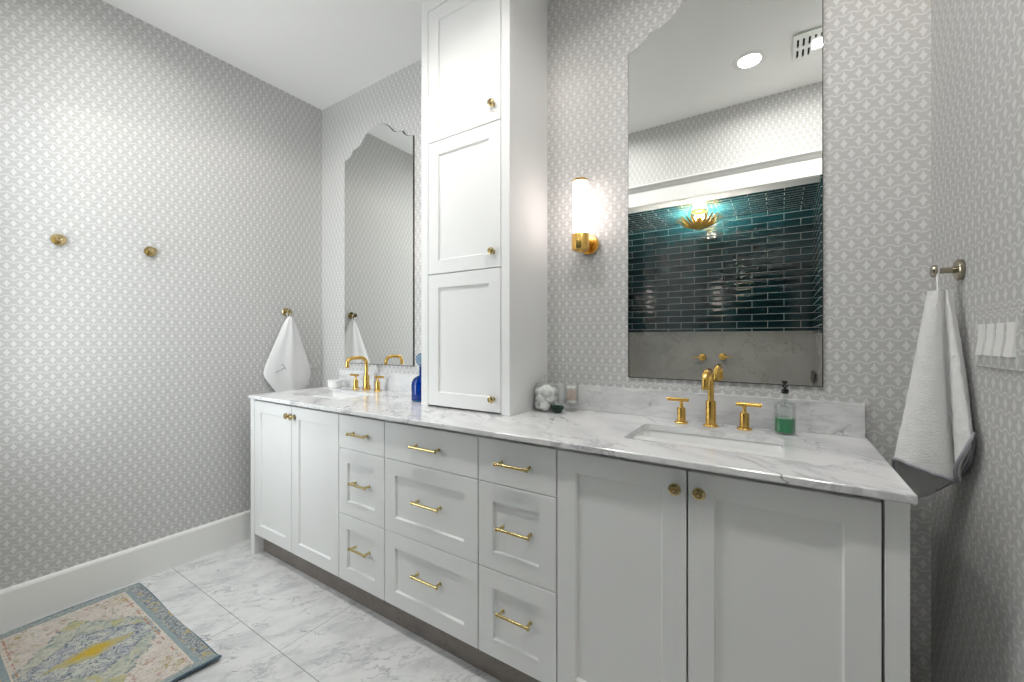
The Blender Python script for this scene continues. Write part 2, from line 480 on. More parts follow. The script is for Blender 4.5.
# white cased head over the opening: frieze board, cap moulding and soffit lining
bm = bmesh.new()
box(bm, AX0 - 0.09, RW - 0.03, FY, FY + 0.02, 2.245, 2.352, 0.002)
pr = [(0.0, 2.352), (0.022, 2.352), (0.030, 2.362), (0.034, 2.374), (0.052, 2.386), (0.052, 2.394), (0.0, 2.394)]
va = [bm.verts.new((AX0 - 0.11, FY + a, b)) for a, b in pr]
vb = [bm.verts.new((RW - 0.012, FY + a, b)) for a, b in pr]
for i in range(len(pr)):
    j = (i + 1) % len(pr)
    bm.faces.new((va[i], va[j], vb[j], vb[i]))
bm.faces.new(va[::-1]); bm.faces.new(vb)
ob('trim_1', bm, MT['trim'], kind='structure')
ob('trim_2', BOX(AX0, AX1 - 0.001, FY - 0.12, FY, AZ - 0.006, AZ + 0.004), MT['trim'], kind='structure')
ob('trim_3', BOX(AX0 - 0.09, AX0, FY, FY + 0.02, 0, 2.245), MT['trim'], kind='structure')
ob('trim_4', BOX(AX1 + 0.031, RW - 0.03, FY, FY + 0.02, 0, 2.245), MT['trim'], kind='structure')

bm = bmesh.new()
for a0, a1, b0, b1 in ((WX0, WX0 + 0.04, WZ0, WZ1), (WX1 - 0.04, WX1, WZ0, WZ1), (WX0 + 0.04, WX1 - 0.04, WZ0, WZ0 + 0.04), (WX0 + 0.04, WX1 - 0.04, WZ1 - 0.04, WZ1),
                       (WX0 + 0.04, WX1 - 0.04, 1.585, 1.615)):
    box(bm, a0, a1, FY - 0.09, FY - 0.05, b0, b1)
wf = ob('added_window_1', bm, MT['trim'], kind='structure')  # unseen window, added so that daylight fills the room
ob('pane', BOX(WX0 + 0.04, WX1 - 0.04, FY - 0.072, FY - 0.068, WZ0 + 0.04, WZ1 - 0.04), MT['glass'], wf)
pl_ = bpy.data.lights.new('added_window_portal', 'AREA'); pl_.shape = 'RECTANGLE'; pl_.size = WX1 - WX0; pl_.size_y = WZ1 - WZ0
pl_.cycles.is_portal = True
po = bpy.data.objects.new('added_window_portal', pl_); COL.objects.link(po); po.parent = wf
po.location = ((WX0 + WX1) / 2, FY - 0.13, (WZ0 + WZ1) / 2); po.rotation_euler = (-PI / 2, 0, PI)

def baseboard(name, pts_a, pts_b, nrm):
    """profiled skirting running from a to b, thickness along nrm"""
    bm = bmesh.new()
    pr = [(0, 0), (0.016, 0), (0.016, 0.160), (0.012, 0.169), (0.006, 0.1733), (0, 0.1733)]
    a, b, n = Vector(pts_a), Vector(pts_b), Vector(nrm)
    va = [bm.verts.new(a + n * p + Vector((0, 0, z))) for p, z in pr]
    vb = [bm.verts.new(b + n * p + Vector((0, 0, z))) for p, z in pr]
    for i in range(len(pr)):
        j = (i + 1) % len(pr)
        bm.faces.new((va[i], va[j], vb[j], vb[i]))
    bm.faces.new(va[::-1]); bm.faces.new(vb)
    return ob(name, bm, MT['trim'], kind='structure')
baseboard('baseboard_left', (0, FY, 0), (0, 0, 0), (1, 0, 0))
baseboard('baseboard_back', (0.016, 0, 0), (RW - 0.016, 0, 0), (0, -1, 0))
baseboard('baseboard_right', (RW, FY, 0), (RW, 0, 0), (-1, 0, 0))
baseboard('baseboard_front', (0.016, FY, 0), (AX0 - 0.09, FY, 0), (0, 1, 0))

# ------------------------------------------------------------------ lamps in the ceiling
def add_light(name, kind, power, color, loc, parent, **kw):
    d = bpy.data.lights.new(name, kind)
    d.energy = power; d.color = color
    for k, v in kw.items(): setattr(d, k, v)
    o = bpy.data.objects.new(name, d)
    COL.objects.link(o); o.parent = parent; o.location = loc
    return o

def downlight(x, y, label):
    t = thing('recessed_downlight', label, 'ceiling light', (x, y, RH), group='recessed downlights')
    ob('trim_ring', LATHE([(0.058, 0.0), (0.062, -0.004), (0.082, -0.005), (0.088, -0.001), (0.088, 0.0)], 40), MT['ceil'], t, True)
    ob('lens', LATHE([(0.0, -0.002), (0.059, -0.002), (0.060, 0.0)], 40), MT['lens'], t)
    add_light('lamp', 'AREA', CAN_POWER, NEUTRAL, (0, 0, -0.006), t, shape='DISK', size=0.11, spread=math.radians(162))
    return t
downlight(2.57, -1.07, 'round recessed white ceiling downlight, lit, seen in the right mirror beside the vent')
downlight(1.66, -1.12, 'round recessed white ceiling downlight in front of the tall cabinet, lit')
downlight(0.66, -1.07, 'assumed recessed white ceiling downlight, unseen above the pegs and rug, lit')  # unseen lamp, added on assumption

vf = thing('exhaust_fan', 'square slotted white ceiling vent with a small lit panel, seen in the right mirror', 'vent', (2.905, -1.09, RH))
bm = bmesh.new()
# grille plate with real slots (two rows of openings around the light)
HW = 0.125
def plate_with_slots(bm, slots, x0, x1, y0, y1, z0, z1):
    xs = sorted({x0, x1, *[s[0] for s in slots], *[s[1] for s in slots]})
    ys = sorted({y0, y1, *[s[2] for s in slots], *[s[3] for s in slots]})
    for xa, xb in zip(xs, xs[1:]):
        for ya, yb in zip(ys, ys[1:]):
            cx, cy = (xa + xb) / 2, (ya + yb) / 2
            if any(s[0] < cx < s[1] and s[2] < cy < s[3] for s in slots): continue
            box(bm, xa, xb, ya, yb, z0, z1)
slots = []
for i in range(9):
    x = -0.104 + i * 0.026
    for ya, yb in ((0.012, 0.082), (-0.088, -0.018)):
        if -0.040 < x < 0.050 and ya < 0: continue
        if -0.040 < x < 0.050: ya = 0.050
        slots.append((x - 0.005, x + 0.005, ya, yb))
plate_with_slots(bm, slots, -HW, HW, -HW, HW, -0.012, -0.006)
bmesh.ops.remove_doubles(bm, verts=bm.verts[:], dist=1e-5)
ob('grille', bm, MT['trim'], vf)
ob('housing', BOX(-HW + 0.01, HW - 0.01, -HW + 0.01, HW - 0.01, -0.003, 0.0), MT['dark'], vf)
ob('light_panel', BOX(-0.036, 0.046, -0.045, 0.035, -0.016, -0.012, bevel=0.002), MT['lens'], vf)
add_light('lamp', 'AREA', FAN_POWER, NEUTRAL, (0.005, -0.005, -0.018), vf, shape='SQUARE', size=0.06)

# ------------------------------------------------------------------ wall sconces
def sconce(x, z, label):
    t = thing('wall_sconce', label, 'wall lamp', (x, 0, z), group='brass wall sconces')
    # local: z=0 at cup bottom
    ob('wall_plate', LATHE([(0, 0), (0.041, 0), (0.043, 0.004), (0.043, 0.018), (0.040, 0.022), (0, 0.022)], 40, axis_m((0.006, -0.0005, 0.040), (0, -1, 0))), MT['brass'], t, True)
    ob('arm', TUBE([(0.010, -0.02, 0.045), (0.006, -0.05, 0.045), (0, -0.075, 0.045)], 0.016, 20), MT['brass'], t, True)
    m = Matrix.Translation((0, -0.095, 0))
    ob('cup', LATHE([(0, -0.006), (0.012, -0.006), (0.016, -0.001), (0.030, 0.0), (0.036, 0.005), (0.037, 0.012), (0.037, 0.066), (0.035, 0.070), (0.031, 0.070), (0.031, 0.060), (0, 0.060)], 40, m), MT['brass'], t, True)
    ob('glass_tube', LATHE([(0, 0.062), (0.0305, 0.062), (0.0305, 0.290), (0, 0.290)], 40, m), MT['opal'], t, True)
    ob('top_cap', LATHE([(0, 0.2905), (0.0315, 0.2905), (0.0325, 0.292), (0.0325, 0.297), (0.030, 0.300), (0, 0.301)], 40, m), MT['brass'], t, True)
    return t
sconce(2.012, 1.590, 'lit white tube wall lamp in a brass cup between tall cabinet and right mirror')
sconce(1.130, 1.590, 'lit white tube wall lamp in a brass cup between left mirror and tall cabinet')

# ------------------------------------------------------------------ mirrors
HALF = [(0, 2.551), (0.03, 2.5495), (0.06, 2.543), (0.085, 2.532), (0.110, 2.515), (0.133, 2.494), (0.150, 2.476),
        (0.166, 2.464), (0.185, 2.457), (0.210, 2.453), (0.236, 2.451), (0.241, 2.440), (0.250, 2.429), (0.264, 2.418),
        (0.282, 2.409), (0.300, 2.403), (0.326, 2.399)]
def wall_mirror(cx, label):
    t = thing('wall_mirror', label, 'mirror', (cx, 0, 1.0575), group='frameless scalloped wall mirrors')
    def outline(off):
        pts = [(-d, z) for d, z in HALF[::-1]][:-1] + HALF
        o = []
        for d, z in pts:
            k = (0.326 - off) / 0.326
            o.append((d * k, z + 0.010 - 1.0575 - off))
        return [(-(0.326 - off), off)] + o + [(0.326 - off, off)]
    bm = bmesh.new()
    O = outline(0.0)
    a = [bm.verts.new((d, -0.0005, z)) for d, z in O]; b = [bm.verts.new((d, -0.0070, z)) for d, z in O]
    n = len(O)
    for i in range(n):
        j = (i + 1) % n
        bm.faces.new((a[i], a[j], b[j], b[i]))
    bm.faces.new(a); bm.faces.new(b[::-1])
    ob('backing', bm, MT['edge'], t)
    bm = bmesh.new()
    a = [bm.verts.new((d, -0.0072, z)) for d, z in outline(0.0028)]; b = [bm.verts.new((d, -0.0105, z)) for d, z in outline(0.0028)]
    for i in range(n):
        j = (i + 1) % n
        bm.faces.new((a[i], a[j], b[j], b[i]))
    bm.faces.new(a); bm.faces.new(b[::-1])
    ob('glass', bm, MT['mirror'], t)
wall_mirror(2.513, 'tall frameless wall mirror with scalloped top above the right sink')
wall_mirror(0.598, 'tall frameless wall mirror with scalloped top above the left sink')

# ------------------------------------------------------------------ cabinets
def shaker(x0, x1, z0, z1, yf, th=0.020, rail=0.061, flat=False):
    """door/drawer front, front face at y=yf, room side is -y"""
    bm = bmesh.new()
    if flat:
        box(bm, x0, x1, yf, yf + th, z0, z1, bevel=0.0012)
        return bm
    d, ch, ev = 0.009, 0.004, 0.0012
    def ring(a, b, c, e, y):
        return [bm.verts.new((a, y, c)), bm.verts.new((b, y, c)), bm.verts.new((b, y, e)), bm.verts.new((a, y, e))]
    R = [ring(x0, x1, z0, z1, yf + th), ring(x0, x1, z0, z1, yf + ev), ring(x0 + ev, x1 - ev, z0 + ev, z1 - ev, yf),
         ring(x0 + rail, x1 - rail, z0 + rail, z1 - rail, yf), ring(x0 + rail + ch, x1 - rail - ch, z0 + rail + ch, z1 - rail - ch, yf + d)]
    for p, q in zip(R, R[1:]):
        for i in range(4):
            j = (i + 1) % 4
            bm.faces.new((p[i], p[j], q[j], q[i]))
    bm.faces.new(R[-1]); bm.faces.new(R[0][::-1])
    return bm

def knob(parent, x, z, yf, mat=None, r=0.016):
    prof = [(0, 0), (0.009, 0), (0.010, 0.002), (0.006, 0.004), (0.0055, 0.012), (0.008, 0.015), (r, 0.017), (r * 1.02, 0.021), (r * 0.9, 0.025),
            (r * 0.62, 0.0265), (r * 0.58, 0.0245), (r * 0.34, 0.0245), (r * 0.22, 0.028), (0, 0.029)]
    return ob('knob', LATHE(prof, 28, axis_m((x, yf, z), (0, -1, 0))), mat or MT['antique'], parent, True)

def bar_handle(parent, cx, cz, yf, L):
    bm = bmesh.new()
    tube(bm, [(cx - L / 2, yf - 0.028, cz), (cx + L / 2, yf - 0.028, cz)], 0.0052, 14)
    for s in (-1, 1):
        x = cx + s * (L / 2 - 0.008)
        lathe(bm, [(0, 0), (0.0075, 0), (0.0075, 0.002), (0.0048, 0.004), (0.0048, 0.026), (0.0, 0.027)], 14, axis_m((x, yf, cz), (0, -1, 0)))
        lathe(bm, [(0, -0.004), (0.0068, -0.004), (0.0068, 0.004), (0, 0.004)], 14, axis_m((x + s * 0.006, yf - 0.028, cz), (1, 0, 0)))
    return ob('handle', bm, MT['pale_brass'], parent, True)

YD = -0.555      # door faces
def carcass(x0, x1):
    bm = bmesh.new()
    t = 0.016
    yf, yb = -0.532, -0.02
    z0, z1 = 0.122, 0.8835
    box(bm, x0, x0 + t, yf, yb, z0, z1); box(bm, x1 - t, x1, yf, yb, z0, z1)
    box(bm, x0 + t, x1 - t, yf, yb, z0, z0 + t)
    box(bm, x0 + t, x1 - t, yb - t, yb, z0 + t, z1)
    box(bm, x0 + t, x1 - t, yf + 0.20, yf + 0.25, z1 - t, z1)
    return bm
G = 0.0025
def sink_base(x0, x1, seam, end, label, knobs):
    t = thing('sink_base_cabinet', label, 'cabinet', (0, 0, 0), group='two door sink cabinets')
    ob('carcass', carcass(x0 + 0.001, x1 - 0.001), MT['cab'], t)
    d1 = ob('door', shaker(x0 + G, seam - G, 0.118, 0.870, YD), MT['cab'], t)
    d2 = ob('door', shaker(seam + G, x1 - G, 0.118, 0.870, YD), MT['cab'], t)
    knob(d1, knobs[0], 0.822, YD); knob(d2, knobs[1], 0.822, YD)
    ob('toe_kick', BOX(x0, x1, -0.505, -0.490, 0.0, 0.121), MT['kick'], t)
    if end < 0:
        ob('end_panel', BOX(0.187, x0 - 0.002, YD, -0.018, 0.0, 0.8835, bevel=0.001), MT['cab'], t)
    else:
        ob('end_panel', BOX(x1 + 0.003, 2.944, YD, -0.018, 0.0, 0.8835, bevel=0.001), MT['cab'], t)
    return t
sink_base(0.232, 1.013, 0.616, -1, 'white two-door sink cabinet at the left end below the left mirror', (0.597, 0.640))
sink_base(2.133, 2.902, 2.515, 1, 'white two-door sink cabinet at the right end below the right mirror', (2.487, 2.546))
def drawer_cab(x0, x1, L, label):
    t = thing('drawer_cabinet', label, 'cabinet', (0, 0, 0), group='three drawer cabinets between the sinks')
    ob('carcass', carcass(x0 + 0.001, x1 - 0.001), MT['cab'], t)
    cx = (x0 + x1) / 2
    for z0, z1, flat, hz in ((0.7205, 0.870, True, 0.796), (0.4205, 0.7175, False, 0.574), (0.118, 0.4175, False, 0.285)):
        d = ob('drawer', shaker(x0 + G, x1 - G, z0, z1, YD, flat=flat), MT['cab'], t)
        bar_handle(d, cx, hz, YD if flat else YD + 0.009, L)
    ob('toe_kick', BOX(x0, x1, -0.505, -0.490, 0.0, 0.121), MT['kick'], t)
drawer_cab(1.013, 1.328, 0.112, 'narrow white three-drawer cabinet right of the left sink doors')
drawer_cab(1.328, 1.823, 0.134, 'wide white three-drawer cabinet in the middle of the vanity, below the tall cabinet')
drawer_cab(1.823, 2.133, 0.126, 'narrow white three-drawer cabinet left of the right sink doors')

# tall cabinet standing on the counter
TY = -0.325
tw = thing('tall_cabinet', 'tall narrow white wall cabinet with three doors standing on the counter', 'cabinet', (0, 0, 0))
bm = bmesh.new()
X0, X1, ZT = 1.310, 1.805, RH - 0.001
yk = -0.001
box(bm, X0, X0 + 0.041, TY, TY + 0.02, CT + 0.001, ZT, bevel=0.001)          # stiles of the face frame
box(bm, X1 - 0.041, X1, TY, TY + 0.02, CT + 0.001, ZT, bevel=0.001)
box(bm, X0 + 0.041, X1 - 0.041, TY, TY + 0.02, 2.733, ZT)                      # top rail
box(bm, X0, X0 + 0.018, TY + 0.02, yk, CT + 0.001, ZT); box(bm, X1 - 0.018, X1, TY + 0.02, yk, CT + 0.001, ZT)
box(bm, X0 + 0.018, X1 - 0.018, yk - 0.01, yk, CT + 0.001, ZT)
for z in (CT + 0.001, 1.505, 2.112, 2.745):
    box(bm, X0 + 0.018, X1 - 0.018, TY + 0.045, yk - 0.01, z, z + 0.016)
ob('carcass', bm, MT['cab'], tw)
for z0, z1, kz in ((0.914, 1.5105, 0.968), (1.5145, 2.1165, 1.579), (2.1205, 2.730, 2.187)):
    d = ob('door', shaker(X0 + 0.0445, X1 - 0.0445, z0, z1, TY, rail=0.060), MT['cab'], tw)
    knob(d, 1.725, kz, TY, r=0.015)

# ------------------------------------------------------------------ countertop, sinks
def rounded_rect(x0, x1, y0, y1, r, n=6):
    pts = []
    for cx, cy, a0 in ((x1 - r, y1 - r, 0), (x0 + r, y1 - r, PI / 2), (x0 + r, y0 + r, PI), (x1 - r, y0 + r, 1.5 * PI)):
        for i in range(n + 1):
            a = a0 + PI / 2 * i / n
            pts.append((cx + r * math.cos(a), cy + r * math.sin(a)))
    return pts
SINKS = [(2.302, 2.730), (0.386, 0.814)]
SY0, SY1 = -0.432, -0.168
slab = ob('countertop', BOX(0.226, 2.950, -0.585, -0.001, 0.885, CT), MT['counter'])
slab.location = (0, 0, 0)
mod = slab.modifiers.new('b', 'BEVEL'); mod.width = 0.004; mod.segments = 3; mod.limit_method = 'ANGLE'
cutters = []
for a, b in SINKS:
    bm = bmesh.new()
    P_ = rounded_rect(a, b, SY0, SY1, 0.022)
    lo = [bm.verts.new((x, y, 0.86)) for x, y in P_]; hi = [bm.verts.new((x, y, 0.93)) for x, y in P_]
    for i in range(len(P_)):
        j = (i + 1) % len(P_)
        bm.faces.new((lo[i], lo[j], hi[j], hi[i]))
    bm.faces.new(lo[::-1]); bm.faces.new(hi)
    c = ob('cutter', bm, MT['counter'])
    cutters.append(c)
    m = slab.modifiers.new('c', 'BOOLEAN'); m.object = c; m.operation = 'DIFFERENCE'; m.solver = 'EXACT'
bpy.context.view_layer.update()
dg = bpy.context.evaluated_depsgraph_get()
me = bpy.data.meshes.new_from_object(slab.evaluated_get(dg))
slab.modifiers.clear(); slab.data = me
for c in cutters: bpy.data.objects.remove(c, do_unlink=True)
tag(slab, 'long white marble countertop with grey veins over the whole vanity', 'countertop')
tag(ob('backsplash', BOX(1.809, 2.944, -0.021, -0.001, CT + 0.0003, 1.013, bevel=0.0015), MT['splash']), 'grey veined marble upstand behind the right faucet', 'backsplash')
tag(ob('backsplash', BOX(0.232, 1.306, -0.021, -0.001, CT + 0.0003, 1.013, bevel=0.0015), MT['splash']), 'grey veined marble upstand behind the left faucet', 'backsplash')

def basin(x0, x1, label):
    cx, cy = (x0 + x1) / 2, (SY0 + SY1) / 2
    t = thing('undermount_sink', label, 'sink', (cx, cy, 0.8845), group='undermount basins')
    hx, hy = (x1 - x0) / 2 + 0.004, (SY1 - SY0) / 2 + 0.004
    levels = [(0.018, 0.0, 0.03), (0.0, 0.0, 0.026), (-0.002, -0.012, 0.026), (-0.006, -0.075, 0.030), (-0.014, -0.104, 0.040), (-0.035, -0.118, 0.05), (-0.09, -0.125, 0.03), ]
    bm = bmesh.new(); rings = []
    def add(e, z, r):
        P_ = rounded_rect(-hx - e, hx + e, -hy - e, hy + e, max(r, 0.004), 6)
        return [bm.verts.new((x, y, z)) for x, y in P_]
    rings = [add(*l) for l in levels]
    # outer skin
    outer = [add(0.018, -0.008, 0.03), add(0.008, -0.012, 0.03), add(0.004, -0.085, 0.034), add(-0.02, -0.130, 0.05), add(-0.09, -0.138, 0.03)]
    n = len(rings[0])
    for A in (rings, outer):
        for a, b in zip(A, A[1:]):
            for i in range(n):
                j = (i + 1) % n
                bm.faces.new((a[i], a[j], b[j], b[i]))
        bm.faces.new(A[-1])
    for i in range(n):
        j = (i + 1) % n
        bm.faces.new((rings[0][i], rings[0][j], outer[0][j], outer[0][i]))
    ob('basin', bm, MT['porcelain'], t, True)
    ob('drain', LATHE([(0, 0.0), (0.012, 0.001), (0.020, 0.002), (0.022, 0.0), (0.022, -0.002)], 24, Matrix.Translation((0, 0, -0.1235))), MT['chrome'], t, True)
basin(*SINKS[0], 'white rectangular undermount sink below the right mirror')
basin(*SINKS[1], 'white rectangular undermount sink below the left mirror')

# ------------------------------------------------------------------ faucets
def faucet(x, hl, hr, y, label):
    t = thing('faucet', label, 'faucet', (x, y, CT), group='brass gooseneck faucets')
    ob('base', LATHE([(0, 0.0003), (0.025, 0.0003), (0.026, 0.003), (0.024, 0.006), (0.0175, 0.007), (0.0172, 0.088), (0.016, 0.0905), (0.0, 0.0905)], 32), MT['brass'], t, True)
    pts = [(0, 0, 0.088), (0, 0, 0.12), (0, 0, 0.152)] + arc((0, 0, 0.157), (0, 0, 0.198), (0, -0.044, 0.200), 8) + [(0, -0.085, 0.200)] + \
          arc((0, -0.092, 0.200), (0, -0.130, 0.198), (0, -0.132, 0.168), 8) + [(0, -0.132, 0.152)]
    ob('spout', TUBE(pts, 0.0108, 24), MT['brass'], t, True)
    ob('aerator', LATHE([(0, 0.0), (0.0115, 0.0), (0.012, 0.002), (0.012, 0.012), (0, 0.012)], 24, Matrix.Translation((0, -0.132, 0.144))), MT['brass'], t, True)
    ob('lift_rod', TUBE([(0, 0.026, 0.0), (0, 0.026, 0.03)], 0.003, 10), MT['brass'], t, True)
    for hx, s in ((hl, -1), (hr, 1)):
        h = ob('handle', LATHE([(0, 0.0003), (0.0235, 0.0003), (0.0245, 0.003), (0.0225, 0.006), (0.0150, 0.007), (0.0148, 0.054), (0.0135, 0.057), (0.0085, 0.057), (0.0065, 0.060), (0.0055, 0.076), (0.007, 0.080), (0.0, 0.081)], 28,
                     Matrix.Translation((hx - x, 0.004, 0))), MT['brass'], t, True)
        bm = bmesh.new()
        p0, p1 = hx - x - s * 0.026, hx - x + s * 0.052
        tube(bm, [(p0, 0.004, 0.086), (p0 + s * 0.001, 0.004, 0.086), (p1 - s * 0.001, 0.004, 0.086), (p1, 0.004, 0.086)], [0.005, 0.0068, 0.0068, 0.005], 18)
        ob('lever', bm, MT['brass'], h, True)
faucet(2.511, 2.411, 2.616, -0.085, 'brass gooseneck faucet with two lever handles at the right sink')
faucet(0.598, 0.490, 0.698, -0.085, 'brass gooseneck faucet with two lever handles at the left sink')

# ------------------------------------------------------------------ counter accessories
# soap dispenser
sd = thing('soap_dispenser', 'clear bottle half full of green soap with black pump beside the right faucet', 'soap dispenser', (2.733, -0.088, CT + 0.0006))
ob('bottle', LATHE([(0, 0), (0.028, 0), (0.0305, 0.004), (0.0305, 0.090), (0.029, 0.098), (0.022, 0.104), (0.010, 0.107), (0.0070, 0.110), (0.0068, 0.132), (0.0055, 0.132),
                    (0.0058, 0.109), (0.010, 0.104), (0.021, 0.101), (0.0265, 0.096), (0.028, 0.089), (0.028, 0.007), (0.025, 0.004), (0, 0.004)], 40, sy=0.82), MT['glass'], sd, True)
ob('liquid', LATHE([(0, 0.0042), (0.023, 0.0045), (0.0276, 0.008), (0.0276, 0.052), (0, 0.052)], 40, sy=0.81), MT['soap'], sd, True)
pm = ob('pump', LATHE([(0, 0.1325), (0.0100, 0.1325), (0.0105, 0.134), (0.0105, 0.145), (0.0095, 0.147), (0.005, 0.148), (0.005, 0.152), (0.0085, 0.153), (0.009, 0.159), (0.008, 0.161), (0, 0.162)], 28), MT['black'], sd, True)
ob('nozzle', TUBE([(0, 0, 0.157), (0.001, -0.014, 0.157), (0.002, -0.024, 0.155)], [0.005, 0.0042, 0.0035], 14), MT['black'], pm, True)
ob('dip_tube', TUBE([(0, 0, 0.125), (0.003, 0, 0.06), (0.006, 0, 0.01)], 0.0018, 8), MT['glass'], sd, True)

# cotton ball jar
JX, JY, JR = 1.866, -0.125, 0.056
jar = thing('apothecary_jar', 'clear lidded glass jar full of cotton balls beside the tall cabinet', 'jar', (JX, JY, CT + 0.0006))
ob('bowl', LATHE([(0, 0), (0.042, 0), (0.052, 0.006), (JR, 0.018), (JR, 0.098), (0.050, 0.106), (0.048, 0.110), (0.0455, 0.110), (0.0475, 0.105), (0.0540, 0.097), (0.0540, 0.019), (0.050, 0.009), (0.038, 0.004), (0, 0.004)], 44), MT['glass'], jar, True)
ob('lid', LATHE([(0.051, 0.1105), (0.052, 0.113), (0.046, 0.119), (0.026, 0.126), (0.008, 0.129), (0.006, 0.134), (0.011, 0.141), (0.0125, 0.149), (0.008, 0.157), (0, 0.159),
                 ], 40), MT['glass'], jar, True)
def ball_mesh():
    bm = bmesh.new()
    bmesh.ops.create_icosphere(bm, subdivisions=4, radius=0.0235)
    for v in bm.verts:
        n_ = v.co.normalized()
        v.co *= 1 + 0.16 * noise.noise(n_ * 2.1) + 0.05 * noise.noise(n_ * 7)
        v.co.z *= 0.86
    return bm
cb = ob('cotton_ball', ball_mesh(), MT['cotton'], smooth=True)
tag(cb, 'fluffy white cotton ball in the lidded glass jar', 'cotton ball', 'cotton balls in the glass jar')
spots = []
for lay, (n_, rr, zz, a0) in enumerate(((4, 0.029, 0.026, 0.3), (4, 0.029, 0.056, 1.1), (4, 0.029, 0.085, 0.5), (1, 0.0, 0.100, 0.2))):
    for k in range(n_):
        a = a0 + 2 * PI * k / n_
        spots.append((JX + rr * math.cos(a), JY + rr * math.sin(a), CT + zz * 0.96 + 0.0006))
for i, s in enumerate(spots):
    o = cb if i == 0 else cb.copy()
    if i: COL.objects.link(o)
    o.location = s
    o.rotation_euler = (random.uniform(0, 6), random.uniform(-.3, .3), random.uniform(0, 6)) if lay else (0, 0, 0)
    o.rotation_euler = (0, 0, random.uniform(0, 6))
    o.scale = (0.97, 0.97, 0.85 if s[2] > CT + 0.085 else 0.97)

# swab jar: footed tumbler
SX_, SY_ = 1.962, -0.078
sj = thing('swab_jar', 'small footed clear glass jar of cotton swabs behind the green dish', 'jar', (SX_, SY_, CT + 0.0006))
ob('bowl', LATHE([(0, 0), (0.022, 0), (0.024, 0.002), (0.020, 0.004), (0.008, 0.008), (0.006, 0.016), (0.012, 0.024), (0.028, 0.030), (0.032, 0.040), (0.033, 0.105), (0.034, 0.118),
                  (0.0315, 0.118), (0.0305, 0.105), (0.0295, 0.041), (0.025, 0.034), (0, 0.031)], 36), MT['glass'], sj, True)
sw = thing('cotton_swab', 'cotton swab standing in the footed glass jar', 'cotton swab', (SX_, SY_, CT + 0.033), group='cotton swabs in the footed jar')
stick = ob('stick', TUBE([(0, 0, 0.006), (0, 0, 0.066)], 0.0013, 8), MT['swab'], sw, True)
def tip(z0, z1):
    m_ = (z0 + z1) / 2
    return LATHE([(0, z0), (0.0022, z0 + 0.002), (0.0031, m_), (0.0022, z1 - 0.002), (0, z1)], 12)
ob('tip', tip(0.0, 0.013), MT['cotton'], sw, True)
ob('tip', tip(0.060, 0.074), MT['cotton'], sw, True)
allsw = [sw]
for i in range(1, 22): allsw.append(copy_tree(sw))
for i, o in enumerate(allsw):
    r = 0.021 * math.sqrt((i + 0.5) / 22); a = i * 2.4
    o.location = (SX_ + r * math.cos(a), SY_ + r * math.sin(a), CT + 0.0350)
    o.rotation_euler = (0.10 * math.sin(i * 2.1) - 0.0, 0.16 * math.cos(i * 1.7) * (1 - r / 0.03), a)

gd = thing('votive_dish', 'tiny dark green faceted glass dish in front of the two glass jars', 'dish', (1.932, -0.150, CT + 0.0006))
ob('dish', LATHE([(0, 0), (0.016, 0), (0.018, 0.002), (0.0275, 0.020), (0.028, 0.028), (0.0245, 0.028), (0.0235, 0.021), (0.014, 0.006), (0, 0.005)], 12), MT['green'], gd)

# blue decanter with ball stopper, partly behind the tall cabinet
bd = thing('decanter', 'cobalt blue glass bottle with a round smoky stopper beside the tall cabinet', 'bottle', (1.197, -0.215, CT + 0.0006))
ob('bottle', LATHE([(0, 0), (0.036, 0), (0.048, 0.004), (0.049, 0.080), (0.046, 0.098), (0.037, 0.113), (0.022, 0.123), (0.0105, 0.129), (0.0095, 0.165), (0.012, 0.169), (0.012, 0.173), (0.008, 0.173),
                    (0.0072, 0.128), (0.019, 0.119), (0.034, 0.110), (0.043, 0.096), (0.046, 0.079), (0.045, 0.008), (0, 0.007)], 40), MT['blue'], bd, True)
ob('stopper', LATHE([(0, 0.150), (0.0065, 0.150), (0.007, 0.174), (0.009, 0.178), (0.018, 0.184), (0.026, 0.196), (0.029, 0.209), (0.026, 0.223), (0.017, 0.234), (0.008, 0.239), (0, 0.240)], 36), MT['paleblue'], bd, True)

# white round box left of the left faucet
wd = thing('round_canister', 'low white round lidded canister beside the hanging white towel', 'canister', (0.322, -0.112, CT + 0.0006))
ob('body', LATHE([(0, 0), (0.039, 0), (0.042, 0.003), (0.042, 0.034), (0, 0.034)], 36), MT['white_stone'], wd, True)
ob('lid', LATHE([(0, 0.0345), (0.0435, 0.0345), (0.0445, 0.037), (0.0445, 0.046), (0.042, 0.049), (0, 0.050)], 36), MT['white_stone'], wd, True)

# ------------------------------------------------------------------ robe hooks
def robe_hook(loc, d, label, mat):
    t = thing('robe_hook', label, 'hook', loc, group='round brass robe hooks')
    ob('rosette', LATHE([(0, 0.0003), (0.0245, 0.0003), (0.0258, 0.002), (0.0258, 0.009), (0.0242, 0.011), (0, 0.011)], 36, axis_m((0, 0, 0), d)), mat, t, True)
    ob('peg', LATHE([(0, 0.010), (0.0075, 0.010), (0.0072, 0.042), (0.0085, 0.044), (0.0145, 0.046), (0.0155, 0.048), (0.0155, 0.053), (0.0140, 0.055), (0.004, 0.0555), (0, 0.054)], 28, axis_m((0, 0, 0), d)), mat, t, True)
    return t
robe_hook((0, -1.272, 1.663), (1, 0, 0), 'round brass wall peg with nothing on it, nearest the left edge of the photo', MT['antique'])
robe_hook((0, -0.951, 1.667), (1, 0, 0), 'round brass wall peg with nothing on it, the one nearer the mirror', MT['antique'])
robe_hook((0, -0.256, 1.395), (1, 0, 0), 'round brass wall peg holding the small white hand towel', MT['antique'])
robe_hook((RW, -0.250, 1.389), (-1, 0, 0), 'round brass wall peg on the right wall holding the thick towel', MT['nickel'])

